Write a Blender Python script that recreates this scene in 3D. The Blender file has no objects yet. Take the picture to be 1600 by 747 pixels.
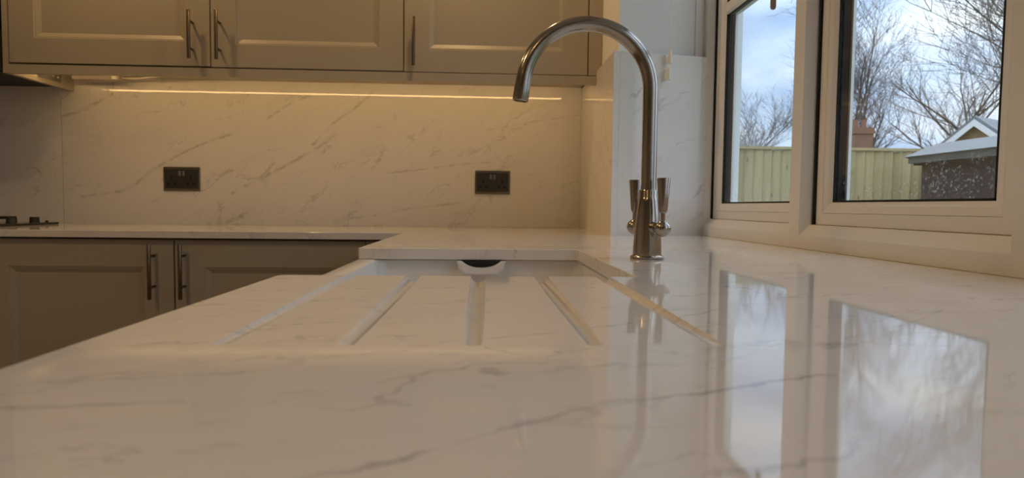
import bpy, bmesh, math, random
from mathutils import Vector, Matrix, noise

# ------------------------------------------------------------------ camera, sky, light, exposure
scene = bpy.context.scene
COL = scene.collection
F_PX, PITCH, YAW, ROLL, CAM_H = 983.0, 0.0522, 0.0462, 0.0111, 0.0891   # world z = 0 is the worktop surface
fw = Vector((math.sin(YAW) * math.cos(PITCH), math.cos(YAW) * math.cos(PITCH), -math.sin(PITCH)))
r0 = Vector((math.cos(YAW), -math.sin(YAW), 0))
d0 = fw.cross(r0)
if d0.z > 0: d0 = -d0
cR = r0 * math.cos(ROLL) - d0 * math.sin(ROLL)
cD = d0 * math.cos(ROLL) + r0 * math.sin(ROLL)
cam_data = bpy.data.cameras.new('camera')
cam = bpy.data.objects.new('camera', cam_data)
COL.objects.link(cam)
m = Matrix.Identity(4)
for i in range(3):
    m[i][0], m[i][1], m[i][2] = cR[i], -cD[i], -fw[i]
m[2][3] = CAM_H
cam.matrix_world = m
cam_data.sensor_width = 36.0
cam_data.lens = F_PX / 1600 * 36
cam_data.clip_start = 0.01
cam_data.clip_end = 400
cam_data.dof.use_dof = True
cam_data.dof.focus_distance = 1.15
cam_data.dof.aperture_fstop = 9.0
scene.camera = cam

scene.view_settings.view_transform = 'Standard'
scene.view_settings.look = 'None'
scene.view_settings.gamma = 1.0
scene.view_settings.use_curve_mapping = False
scene.view_settings.exposure = 0.0

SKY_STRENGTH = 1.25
LAMP_POWERS = [15.0, 14.0, 22.0, 5.5, 9.5]
LAMP_COLOR = (1.0, 0.63, 0.28)
LED_STRENGTH = 17.5
LED_COLOR = (1.0, 0.62, 0.25)

world = bpy.data.worlds.new('sky')
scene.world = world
world.use_nodes = True
wt = world.node_tree
wt.nodes.clear()
def wn(t, **k):
    n = wt.nodes.new(t)
    for a, b in k.items(): setattr(n, a, b)
    return n
tc = wn('ShaderNodeTexCoord')
mp = wn('ShaderNodeMapping'); mp.inputs['Scale'].default_value = (1.0, 1.0, 2.6); mp.inputs['Location'].default_value = (0.35, 0.1, 0.3)
nz = wn('ShaderNodeTexNoise'); nz.inputs['Scale'].default_value = 3.2; nz.inputs['Detail'].default_value = 7; nz.inputs['Roughness'].default_value = 0.5; nz.inputs['Distortion'].default_value = 0.3
cr = wn('ShaderNodeValToRGB')
cr.color_ramp.elements[0].position = 0.34; cr.color_ramp.elements[0].color = (0.28, 0.41, 0.64, 1)
cr.color_ramp.elements[1].position = 0.66; cr.color_ramp.elements[1].color = (0.90, 0.92, 0.92, 1)
e = cr.color_ramp.elements.new(0.49); e.color = (0.55, 0.67, 0.85, 1)
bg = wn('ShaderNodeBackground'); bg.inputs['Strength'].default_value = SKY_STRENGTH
wo = wn('ShaderNodeOutputWorld')
wt.links.new(tc.outputs['Generated'], mp.inputs['Vector'])
wt.links.new(mp.outputs['Vector'], nz.inputs['Vector'])
wt.links.new(nz.outputs['Fac'], cr.inputs['Fac'])
wt.links.new(cr.outputs['Color'], bg.inputs['Color'])
# standard overcast-sky luminance law, (1 + 2 sin elevation): the sky brightens evenly upwards, as it does in view; the brighter unseen zenith is added for more daylight indoors
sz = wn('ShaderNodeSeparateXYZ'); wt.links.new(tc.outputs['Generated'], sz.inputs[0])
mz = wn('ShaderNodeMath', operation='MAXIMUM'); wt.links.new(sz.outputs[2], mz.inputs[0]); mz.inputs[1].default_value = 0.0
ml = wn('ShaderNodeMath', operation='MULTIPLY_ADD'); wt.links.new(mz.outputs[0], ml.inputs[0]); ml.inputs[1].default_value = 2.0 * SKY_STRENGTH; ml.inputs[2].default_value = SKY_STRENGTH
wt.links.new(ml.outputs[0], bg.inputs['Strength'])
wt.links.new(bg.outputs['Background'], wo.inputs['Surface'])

def spot(name, loc, power, color, size=math.radians(150), blend=0.6, radius=0.035):
    l = bpy.data.lights.new(name, 'SPOT')
    l.energy = power; l.color = color; l.spot_size = size; l.spot_blend = blend; l.shadow_soft_size = radius
    o = bpy.data.objects.new(name, l); COL.objects.link(o); o.location = loc
    return o
CEIL = 1.45
LAMPS = [(-1.30, 1.98), (-0.12, 1.98), (-1.30, 0.55), (-0.55, -0.45), (-1.60, -1.2)]

LAMP_PLACE = ['in front of the double wall cabinet', 'in front of the single wall cabinet', 'over the floor beside the drainer', 'over the near end of the sink worktop',
              'over the floor behind the camera']
# ------------------------------------------------------------------ helpers
WLOC = {}
class MB:
    def __init__(s): s.bm = bmesh.new()
    def box(s, x0, x1, y0, y1, z0, z1, bevel=0.0, seg=2):
        t = bmesh.new()
        bmesh.ops.create_cube(t, size=1.0)
        for v in t.verts:
            v.co = Vector(((x0 + x1) / 2 + v.co.x * (x1 - x0), (y0 + y1) / 2 + v.co.y * (y1 - y0), (z0 + z1) / 2 + v.co.z * (z1 - z0)))
        if bevel > 0:
            bmesh.ops.bevel(t, geom=t.edges[:], offset=bevel, segments=seg, affect='EDGES', profile=0.5)
        s.merge(t); return s
    def merge(s, t, mat=None):
        vs = {}
        for v in t.verts:
            vs[v] = s.bm.verts.new(mat @ v.co if mat else v.co)
        for f in t.faces:
            try:
                nf = s.bm.faces.new([vs[v] for v in f.verts]); nf.smooth = f.smooth
            except ValueError: pass
        t.free()
    def prism(s, pts, axis, a, b):
        """polygon pts (2D) extruded along axis from a to b"""
        def P(p, w):
            if axis == 'z': return (p[0], p[1], w)
            if axis == 'y': return (p[0], w, p[1])
            return (w, p[0], p[1])
        va = [s.bm.verts.new(P(p, a)) for p in pts]; vb = [s.bm.verts.new(P(p, b)) for p in pts]
        n = len(pts)
        s.bm.faces.new(va); s.bm.faces.new(vb[::-1])
        for i in range(n): s.bm.faces.new((va[i], vb[i], vb[(i + 1) % n], va[(i + 1) % n]))
        return s
    def tube(s, pts, radii, n=12, cap=True):
        pts = [Vector(p) for p in pts]
        if not hasattr(radii, '__len__'): radii = [radii] * len(pts)
        rings = []; up = None
        for i, p in enumerate(pts):
            t = (pts[min(i + 1, len(pts) - 1)] - pts[max(i - 1, 0)]).normalized()
            if up is None:
                up = Vector((0, 0, 1)) if abs(t.z) < 0.9 else Vector((1, 0, 0))
            a = t.cross(up)
            if a.length < 1e-6: a = t.orthogonal()
            a.normalize(); b = a.cross(t).normalized(); up = b
            rings.append([s.bm.verts.new(p + (a * math.cos(2 * math.pi * k / n) + b * math.sin(2 * math.pi * k / n)) * radii[i]) for k in range(n)])
        for i in range(len(rings) - 1):
            for k in range(n):
                f = s.bm.faces.new((rings[i][k], rings[i][(k + 1) % n], rings[i + 1][(k + 1) % n], rings[i + 1][k])); f.smooth = True
        if cap:
            s.bm.faces.new(rings[0][::-1]); s.bm.faces.new(rings[-1])
        return s
    def lathe(s, prof, c, n=40, axis=(0, 0, 1)):
        """prof list of (r, h) along axis from c"""
        ax = Vector(axis).normalized(); a = ax.orthogonal().normalized(); b = ax.cross(a); c = Vector(c)
        rings = []
        for r, h in prof:
            if r < 1e-6: rings.append([s.bm.verts.new(c + ax * h)])
            else: rings.append([s.bm.verts.new(c + ax * h + (a * math.cos(2 * math.pi * k / n) + b * math.sin(2 * math.pi * k / n)) * r) for k in range(n)])
        for i in range(len(rings) - 1):
            A, B = rings[i], rings[i + 1]
            for k in range(n):
                k2 = (k + 1) % n
                q = [A[k % len(A)], A[k2 % len(A)], B[k2 % len(B)], B[k % len(B)]]
                u = []
                for v in q:
                    if v not in u: u.append(v)
                if len(u) > 2:
                    try: f = s.bm.faces.new(u); f.smooth = True
                    except ValueError: pass
        for R_ in (rings[0], rings[-1]):
            if len(R_) > 1:
                try: s.bm.faces.new(R_)
                except ValueError: pass
        return s
    def build(s, name, mat, parent=None, auto=None):
        off = WLOC.get(parent, Vector((0, 0, 0))) if parent else Vector((0, 0, 0))
        bmesh.ops.recalc_face_normals(s.bm, faces=s.bm.faces[:])
        for v in s.bm.verts: v.co -= off
        me = bpy.data.meshes.new(name); s.bm.to_mesh(me); s.bm.free()
        if auto is not None:
            me.polygons.foreach_set('use_smooth', [True] * len(me.polygons))
            me.set_sharp_from_angle(angle=auto)
        else:
            if any(p.use_smooth for p in me.polygons): me.set_sharp_from_angle(angle=math.radians(38))
        if mat: me.materials.append(mat)
        o = bpy.data.objects.new(name, me); COL.objects.link(o)
        if parent: o.parent = parent
        WLOC[o] = off.copy()
        return o
def tag(o, label=None, cat=None, group=None, kind=None):
    if label: o['label'] = label
    if cat: o['category'] = cat
    if group: o['group'] = group
    if kind: o['kind'] = kind
    return o
def thing(name, loc, label, cat, group=None):
    o = bpy.data.objects.new(name, None); COL.objects.link(o); o.location = loc
    o.empty_display_size = 0.05
    WLOC[o] = Vector(loc)
    return tag(o, label, cat, group)
def root_struct(name, loc=(0, 0, 0)):
    o = bpy.data.objects.new(name, None); COL.objects.link(o); o.location = loc
    WLOC[o] = Vector(loc); o['kind'] = 'structure'
    return o
def struct(name, mb, mat, parent=None, auto=None):
    o = mb.build(name, mat, parent, auto)
    if not parent: o['kind'] = 'structure'
    return o

# ------------------------------------------------------------------ materials
class NT:
    def __init__(s, name):
        s.m = bpy.data.materials.new(name); s.m.use_nodes = True
        s.t = s.m.node_tree; s.t.nodes.clear()
        s.out = s.t.nodes.new('ShaderNodeOutputMaterial')
    def n(s, t, ins=None, **k):
        nd = s.t.nodes.new(t)
        for a, b in k.items(): setattr(nd, a, b)
        for a, b in (ins or {}).items():
            if isinstance(b, bpy.types.NodeSocket): s.t.links.new(b, nd.inputs[a])
            else: nd.inputs[a].default_value = b
        return nd
    def math(s, op, a, b=None, c=None, clamp=False):
        ins = {0: a}
        if b is not None: ins[1] = b
        if c is not None: ins[2] = c
        return s.n('ShaderNodeMath', ins, operation=op, use_clamp=clamp).outputs[0]
    def mix(s, f, a, b):
        nd = s.n('ShaderNodeMix', data_type='RGBA')
        for idx, v in ((0, f), (6, a), (7, b)):
            if isinstance(v, bpy.types.NodeSocket): s.t.links.new(v, nd.inputs[idx])
            else: nd.inputs[idx].default_value = v if idx == 0 else (*v, 1)[:4]
        return nd.outputs[2]
    def sstep(s, v, a, b):
        nd = s.n('ShaderNodeMapRange', {'Value': v, 'From Min': a, 'From Max': b}, interpolation_type='SMOOTHSTEP')
        return nd.outputs[0]
    def bsdf(s, color, rough=0.5, metal=0.0, ior=1.5, **k):
        b = s.n('ShaderNodeBsdfPrincipled', {'Roughness': rough, 'Metallic': metal, 'IOR': ior})
        if isinstance(color, bpy.types.NodeSocket): s.t.links.new(color, b.inputs['Base Color'])
        else: b.inputs['Base Color'].default_value = (*color, 1)
        for a, v in k.items():
            a = a.replace('_', ' ')
            if isinstance(v, bpy.types.NodeSocket): s.t.links.new(v, b.inputs[a])
            else: b.inputs[a].default_value = v
        s.t.links.new(b.outputs[0], s.out.inputs[0])
        return b
def simple(name, color, rough=0.5, metal=0.0, var=0.06, scale=14.0, bump=0.0, bscale=300.0):
    t = NT(name)
    g = t.n('ShaderNodeNewGeometry')
    no = t.n('ShaderNodeTexNoise', {'Vector': g.outputs['Position'], 'Scale': scale, 'Detail': 3.0})
    c2 = tuple(max(0, c * (1 - var)) for c in color); c1 = tuple(min(1, c * (1 + var)) for c in color)
    col = t.mix(no.outputs['Fac'], c2, c1)
    k = {}
    if bump:
        n2 = t.n('ShaderNodeTexNoise', {'Vector': g.outputs['Position'], 'Scale': bscale, 'Detail': 2.0})
        k['Normal'] = t.n('ShaderNodeBump', {'Height': n2.outputs['Fac'], 'Strength': bump, 'Distance': 0.002}).outputs[0]
    t.bsdf(col, rough, metal, **k)
    return t.m

def marble(name, plane, rough, segs=(), scale=1.0, angle=32.0, vein=0.62):
    t = NT(name)
    g = t.n('ShaderNodeNewGeometry')
    sp = t.n('ShaderNodeSeparateXYZ', {0: g.outputs['Position']})
    X, Y, Z = sp.outputs
    a, b, c = {'xy': (X, Y, Z), 'xz': (X, Z, Y), 'yz': (Y, Z, X)}[plane]
    P = t.n('ShaderNodeCombineXYZ', {0: a, 1: b, 2: c}).outputs[0]
    # warped position
    nw = t.n('ShaderNodeTexNoise', {'Vector': P, 'Scale': 7.0 * scale, 'Detail': 5.0, 'Roughness': 0.6})
    off = t.n('ShaderNodeVectorMath', {0: nw.outputs['Color'], 1: (0.5, 0.5, 0.5)}, operation='SUBTRACT').outputs[0]
    offs = t.n('ShaderNodeVectorMath', {0: off, 'Scale': 0.10 / scale}, operation='SCALE').outputs[0]
    Pw = t.n('ShaderNodeVectorMath', {0: P, 1: offs}, operation='ADD').outputs[0]
    rot = t.n('ShaderNodeMapping', {'Vector': Pw, 'Rotation': (0, 0, math.radians(-angle))}).outputs[0]
    st = t.n('ShaderNodeMapping', {'Vector': rot, 'Scale': (1.0, 3.2, 1.0)}).outputs[0]
    def ridge(sc, w, det, lo, hi, seed):
        p2 = t.n('ShaderNodeVectorMath', {0: st, 1: (seed, seed * 1.7, seed * .3)}, operation='ADD').outputs[0]
        n1 = t.n('ShaderNodeTexNoise', {'Vector': p2, 'Scale': sc * scale, 'Detail': det, 'Roughness': 0.55}).outputs['Fac']
        rr = t.math('ABSOLUTE', t.math('SUBTRACT', n1, 0.5))
        line = t.sstep(rr, w, 0.0)
        n2 = t.n('ShaderNodeTexNoise', {'Vector': p2, 'Scale': sc * 1.6 * scale, 'Detail': 3.0}).outputs['Fac']
        return t.math('MULTIPLY', line, t.sstep(n2, lo, hi))
    v1 = ridge(2.2, 0.016, 4.0, 0.47, 0.66, 3.1)
    v2 = ridge(4.6, 0.020, 5.0, 0.50, 0.70, 11.7)
    cl = t.n('ShaderNodeTexNoise', {'Vector': st, 'Scale': 3.0 * scale, 'Detail': 6.0, 'Roughness': 0.62}).outputs['Fac']
    cloud = t.sstep(cl, 0.50, 0.78)
    fine = t.n('ShaderNodeTexNoise', {'Vector': st, 'Scale': 26.0 * scale, 'Detail': 4.0, 'Roughness': 0.6}).outputs['Fac']
    fleck = t.math('MULTIPLY', t.sstep(fine, 0.60, 0.75), cloud)
    tot = t.math('ADD', t.math('MULTIPLY', v1, 0.55), t.math('MULTIPLY', v2, 0.45))
    tot = t.math('ADD', tot, t.math('MULTIPLY', cloud, 0.16))
    tot = t.math('ADD', tot, t.math('MULTIPLY', fleck, 0.55))
    # larger veins that run where the slab shows them: distance to short segments, broken up by noise
    nb = t.n('ShaderNodeTexNoise', {'Vector': P, 'Scale': 55.0, 'Detail': 4.0, 'Roughness': 0.6})
    ob = t.n('ShaderNodeVectorMath', {0: nb.outputs['Color'], 1: (0.5, 0.5, 0.5)}, operation='SUBTRACT').outputs[0]
    ob = t.n('ShaderNodeVectorMath', {0: ob, 'Scale': 0.016}, operation='SCALE').outputs[0]
    Pb = t.n('ShaderNodeVectorMath', {0: P, 1: ob}, operation='ADD').outputs[0]
    Pb = t.n('ShaderNodeVectorMath', {0: Pb, 1: (1, 1, 0)}, operation='MULTIPLY').outputs[0]
    amp = t.sstep(t.n('ShaderNodeTexNoise', {'Vector': P, 'Scale': 24.0, 'Detail': 2.0}).outputs['Fac'], 0.28, 0.66)
    acc = None
    for poly, w, s in segs:
        for (p, q) in zip(poly[:-1], poly[1:]):
            A = Vector((p[0], p[1], 0)); D = Vector((q[0], q[1], 0)) - A; L2 = max(D.length_squared, 1e-9)
            rel = t.n('ShaderNodeVectorMath', {0: Pb, 1: A}, operation='SUBTRACT').outputs[0]
            h = t.math('MULTIPLY', t.n('ShaderNodeVectorMath', {0: rel, 1: D}, operation='DOT_PRODUCT').outputs['Value'], 1 / L2, clamp=True)
            pr = t.n('ShaderNodeVectorMath', {0: D, 'Scale': h}, operation='SCALE').outputs[0]
            dist = t.n('ShaderNodeVectorMath', {0: rel, 1: pr}, operation='DISTANCE').outputs['Value']
            ln = t.math('MULTIPLY', t.sstep(dist, w, 0.0), s)
            acc = ln if acc is None else t.math('MAXIMUM', acc, ln)
    if acc is not None:
        tot = t.math('ADD', tot, t.math('MULTIPLY', acc, amp))
    tot = t.math('MULTIPLY', tot, vein, clamp=True)
    col = t.mix(tot, (0.80, 0.775, 0.74), (0.27, 0.25, 0.25))
    t.bsdf(col, rough, 0.0, 1.5)
    return t.m

worktop_segs = [
    ([(-0.06, 0.200), (-0.025, 0.221), (-0.003, 0.237), (0.021, 0.257), (0.047, 0.27), (0.077, 0.287), (0.118, 0.299), (0.19, 0.33)], 0.0030, 0.85),
    ([(-0.001, 0.417), (0.043, 0.437), (0.091, 0.463), (0.162, 0.502), (0.208, 0.545)], 0.0022, 0.8),
    ([(-0.25, 0.305), (-0.172, 0.324), (-0.12, 0.336), (-0.101, 0.354)], 0.0028, 0.6),
    ([(-0.23, 0.272), (-0.136, 0.285)], 0.0040, 0.5),
    ([(-0.094, 0.296), (-0.063, 0.304), (-0.042, 0.323), (-0.021, 0.347)], 0.0024, 0.5),
    ([(0.003, 0.393), (0.029, 0.367)], 0.002, 0.5),
    ([(0.085, 0.346), (0.137, 0.356)], 0.003, 0.4),
    ([(-0.20, 0.46), (-0.13, 0.47), (-0.06, 0.50)], 0.0022, 0.45),
    ([(-0.09, 0.55), (-0.02, 0.58), (0.03, 0.62)], 0.0022, 0.45),
    ([(0.25, 0.42), (0.33, 0.47), (0.42, 0.55)], 0.0025, 0.5),
]
wall_segs = [
    ([(-1.62, 0.11), (-1.468, 0.132), (-1.414, 0.158), (-1.363, 0.206), (-1.283, 0.258), (-1.186, 0.309), (-1.101, 0.347), (-1.02, 0.37)], 0.009, 0.7),
    ([(-0.885, 0.433), (-0.82, 0.481), (-0.766, 0.508), (-0.714, 0.529)], 0.009, 0.75),
    ([(-1.69, 0.43), (-1.60, 0.46), (-1.50, 0.52), (-1.49, 0.57)], 0.009, 0.75),
    ([(-1.03, 0.13), (-0.93, 0.18), (-0.80, 0.25), (-0.68, 0.32), (-0.6, 0.38)], 0.010, 0.7),
    ([(-0.70, 0.33), (-0.62, 0.42), (-0.52, 0.49), (-0.46, 0.55)], 0.009, 0.75),
    ([(-0.40, 0.22), (-0.27, 0.235), (-0.1, 0.26), (0.1, 0.275)], 0.006, 0.7),
    ([(-0.62, 0.02), (-0.45, 0.045), (-0.30, 0.075), (-0.1, 0.10)], 0.008, 0.6),
    ([(0.0, 0.40), (0.2, 0.44), (0.39, 0.47)], 0.006, 0.45),
]
M = {}
M['worktop'] = marble('polished_marble_worktop', 'xy', 0.045, worktop_segs, 1.6, 14.0, 0.80)
M['slab'] = marble('polished_marble_splashback', 'xz', 0.035, wall_segs, 1.0, 34.0, 0.62)
M['slab_side'] = marble('polished_marble_return', 'yz', 0.10, [([(2.05, 0.2), (2.3, 0.33), (2.6, 0.5)], 0.006, 0.6)], 1.0, 34.0, 0.5)
M['cabinet'] = simple('greige_painted_cabinet', (0.42, 0.370, 0.282), 0.42, 0, 0.02, 6.0)
M['carcass'] = simple('dark_carcass_gap', (0.10, 0.085, 0.07), 0.7)
M['cabinet_base'] = M['cabinet']
M['nickel'] = simple('brushed_nickel', (0.42, 0.385, 0.345), 0.17, 1.0, 0.05, 60.0)
M['handle'] = simple('dark_bronze_handle', (0.20, 0.155, 0.11), 0.36, 1.0, 0.08, 60.0)
M['wallpaint'] = simple('white_wall_paint', (0.86, 0.855, 0.84), 0.8, 0, 0.015, 3.0, 0.05, 200.0)
M['ceil'] = simple('white_ceiling_paint', (0.82, 0.80, 0.77), 0.85, 0, 0.01)
M['upvc'] = simple('white_upvc', (0.84, 0.83, 0.81), 0.32, 0, 0.01)
M['white_plastic'] = simple('cream_plastic', (0.86, 0.81, 0.68), 0.35)
M['gasket'] = simple('black_rubber_gasket', (0.008, 0.008, 0.008), 0.85)
M['ceramic'] = simple('white_glazed_ceramic', (0.82, 0.81, 0.79), 0.08, 0, 0.01)
M['dark'] = simple('dark_hollow', (0.006, 0.007, 0.006), 0.7)
M['socket_plate'] = simple('black_nickel_plate', (0.25, 0.21, 0.165), 0.28, 1.0, 0.05)
M['socket_insert'] = simple('black_socket_insert', (0.034, 0.030, 0.026), 0.4)
M['rocker'] = simple('nickel_rocker', (0.36, 0.32, 0.28), 0.3, 1.0)
M['iron'] = simple('cast_iron', (0.012, 0.011, 0.010), 0.55)
M['hob_glass'] = simple('black_hob_glass', (0.010, 0.009, 0.009), 0.1)
M['floor'] = simple('grey_brown_floor', (0.20, 0.155, 0.12), 0.5, 0, 0.15, 4.0)
M['alu'] = simple('aluminium_profile', (0.70, 0.68, 0.64), 0.35, 1.0)
M['grey_plastic'] = simple('grey_plastic', (0.42, 0.38, 0.34), 0.45)
M['pull'] = simple('taupe_pull', (0.36, 0.31, 0.29), 0.4)
def emissive(name, color, s):
    t = NT(name)
    e = t.n('ShaderNodeEmission', {'Color': (*color, 1), 'Strength': s})
    t.t.links.new(e.outputs[0], t.out.inputs[0]); return t.m
M['led'] = emissive('warm_led_diffuser', LED_COLOR, LED_STRENGTH)
M['lamp'] = emissive('warm_downlight_lens', LAMP_COLOR, 6.0)
def glass():
    t = NT('window_glass')
    tr = t.n('ShaderNodeBsdfTransparent', {'Color': (0.98, 0.99, 0.99, 1)})
    gl = t.n('ShaderNodeBsdfGlossy', {'Roughness': 0.0, 'Color': (1, 1, 1, 1)})
    fc = t.n('ShaderNodeLayerWeight', {'Blend': 0.5}).outputs['Facing']
    fr = t.math('ADD', t.math('MULTIPLY', t.math('POWER', fc, 5.0), 0.6), 0.025)
    mx = t.n('ShaderNodeMixShader', {0: fr, 1: tr.outputs[0], 2: gl.outputs[0]})
    # dried rain spots and smears, thicker low on the pane
    g = t.n('ShaderNodeNewGeometry')
    sp = t.n('ShaderNodeSeparateXYZ', {0: g.outputs['Position']})
    n1 = t.n('ShaderNodeTexNoise', {'Vector': g.outputs['Position'], 'Scale': 170.0, 'Detail': 3.0}).outputs['Fac']
    n2 = t.n('ShaderNodeTexNoise', {'Vector': g.outputs['Position'], 'Scale': 22.0, 'Detail': 4.0, 'Distortion': 1.5}).outputs['Fac']
    low = t.sstep(sp.outputs[2], 0.26, 0.10)
    spots = t.math('MULTIPLY', t.sstep(n1, 0.58, 0.68), t.sstep(n2, 0.44, 0.60))
    f = t.math('MULTIPLY', t.math('MULTIPLY', spots, low), 0.34)
    df = t.n('ShaderNodeBsdfDiffuse', {'Color': (0.8, 0.8, 0.8, 1)})
    tl = t.n('ShaderNodeBsdfTranslucent', {'Color': (0.8, 0.8, 0.8, 1)})
    ad = t.n('ShaderNodeMixShader', {0: 0.5, 1: df.outputs[0], 2: tl.outputs[0]})
    m2 = t.n('ShaderNodeMixShader', {0: f, 1: mx.outputs[0], 2: ad.outputs[0]})
    t.t.links.new(m2.outputs[0], t.out.inputs[0]); return t.m
M['glass'] = glass()
def fence_wood():
    t = NT('green_treated_timber')
    g = t.n('ShaderNodeNewGeometry')
    oi = t.n('ShaderNodeObjectInfo')
    mp = t.n('ShaderNodeMapping', {'Vector': g.outputs['Position'], 'Scale': (30.0, 30.0, 2.0)}).outputs[0]
    n1 = t.n('ShaderNodeTexNoise', {'Vector': mp, 'Scale': 1.0, 'Detail': 5.0}).outputs['Fac']
    mk = t.n('ShaderNodeMapping', {'Vector': g.outputs['Position'], 'Scale': (9.0, 9.0, 3.5)}).outputs[0]
    vo = t.n('ShaderNodeTexVoronoi', {'Vector': mk, 'Scale': 1.0}).outputs['Distance']
    knot = t.math('MULTIPLY', t.sstep(vo, 0.16, 0.05), 0.7)
    c = t.mix(n1, (0.34, 0.26, 0.12), (0.66, 0.53, 0.30))
    c = t.mix(t.math('MULTIPLY', oi.outputs['Random'], 0.7), c, (0.30, 0.25, 0.12))
    c = t.mix(knot, c, (0.14, 0.11, 0.06))
    t.bsdf(c, 0.8); return t.m
M['fence'] = fence_wood()
M['bark'] = simple('grey_brown_bark', (0.085, 0.072, 0.060), 0.9, 0, 0.3, 8.0)
M['twig'] = simple('grey_twig', (0.13, 0.11, 0.105), 0.9, 0, 0.2, 3.0)
M['grass'] = simple('lawn', (0.13, 0.16, 0.07), 0.9, 0, 0.3, 5.0)
M['shed_wall'] = simple('dark_brown_shed_wall', (0.034, 0.020, 0.020), 0.8, 0, 0.25, 9.0)
M['shed_roof'] = simple('weathered_grey_roof_felt', (0.20, 0.205, 0.20), 0.75, 0, 0.2, 5.0)
M['fascia'] = simple('grey_fascia', (0.085, 0.085, 0.075), 0.7, 0, 0.25, 7.0)
M['brick'] = simple('tan_brick', (0.40, 0.26, 0.17), 0.9, 0, 0.2, 6.0)
M['red_brick'] = simple('red_brown_brick', (0.23, 0.12, 0.085), 0.9, 0, 0.25, 6.0)
M['slate'] = simple('grey_slate', (0.17, 0.19, 0.21), 0.6, 0, 0.2, 4.0)
M['whiteboard'] = simple('white_bargeboard', (0.8, 0.8, 0.8), 0.5)

# ------------------------------------------------------------------ dimensions
XE = -0.2554                 # worktop front edge
YN, YF, XC = 0.797, 1.2956, 0.1975   # sink cut-out
YC, YB = 2.007, 2.632        # back worktop front, splashback face
XS, XW = 0.404, 0.424        # return splashback face, side wall
XF = 0.718                   # window frame face
YJ0, YJ1 = 1.975, 2.030      # splayed reveal
T = 0.022
ROOM_L, ROOM_F = -2.9, -2.6
FLOOR = -0.90

# ------------------------------------------------------------------ room shell
struct('floor', MB().box(ROOM_L - .1, 0.95, ROOM_F - .1, YB + .14, FLOOR - .1, FLOOR), M['floor'])
struct('ceiling', MB().box(ROOM_L - .1, 0.95, ROOM_F - .1, YB + .14, CEIL, CEIL + .1), M['ceil'])
struct('wall_back', MB().box(ROOM_L - .1, 0.95, YB + .02, YB + .14, FLOOR, CEIL), M['wallpaint'])
struct('wall_left', MB().box(ROOM_L - .1, ROOM_L, ROOM_F, YB + .02, FLOOR, CEIL), M['wallpaint'])
struct('wall_front', MB().box(ROOM_L - .1, 0.95, ROOM_F - .1, ROOM_F, FLOOR, CEIL), M['wallpaint'])
wr = root_struct('wall_right')
pier = MB().prism([(XW, YB + .02), (XW, YJ0 + .022), (0.86, YJ1 + .065), (0.86, YB + .02)], 'z', FLOOR, CEIL).build('pier', M['wallpaint'], wr)
MB().box(XW, 0.86, ROOM_F, -0.40, FLOOR, CEIL).build('pier', M['wallpaint'], wr)
MB().box(0.62, 0.86, -0.40, YJ1 + .03, FLOOR, -T - .002).build('dwarf_wall', M['wallpaint'], wr)
MB().box(XW, 0.86, -0.40, YJ1 + .03, 1.20, CEIL).build('lintel', M['wallpaint'], wr)

# marble splashbacks (slabs on the walls)
b = thing('splashback', (-0.65, YB, 0), 'large marble splashback slab with grey diagonal veins under the wall cabinets', 'splashback')
MB().box(-1.697, XS, YB, YB + .019, 0.0, 0.592, .0006, 1).build('slab', M['slab'], b)
b = thing('splashback', (-2.3, YB, 0), 'shaded marble splashback slab behind the black hob, left of the vertical joint', 'splashback')
MB().box(ROOM_L + .001, -1.699, YB, YB + .019, 0.0, 1.25, .0006, 1).build('slab', M['slab'], b)
b = thing('splashback', (XS, 2.3, 0), 'warm lit marble splashback on the side wall between sockets and window reveal', 'splashback')
MB().prism([(XS, YJ0), (XW, YJ0 + .0035), (XW, YB), (XS, YB)], 'z', 0.0, 0.577).build('slab', M['slab_side'], b)
b = thing('splashback', (0.56, 2.0, 0), 'pale marble upstand slab on the window reveal behind the tap', 'splashback')
MB().prism([(XW + .0005, YJ0 + .0040), (XF + .10, YJ1 + .0185), (XF + .10, YJ1 + .0385), (XW + .0005, YJ0 + .0215)], 'z', 0.0, 0.577).build('slab', M['slab'], b)
# trim beside the window, above the reveal slab
struct('trim_1', MB().prism([(0.686, YJ1 + .021), (0.724, YJ1 + .029), (0.724, YJ1 + .045), (0.686, YJ1 + .035)], 'z', 0.578, 1.2), M['upvc'])

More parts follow.
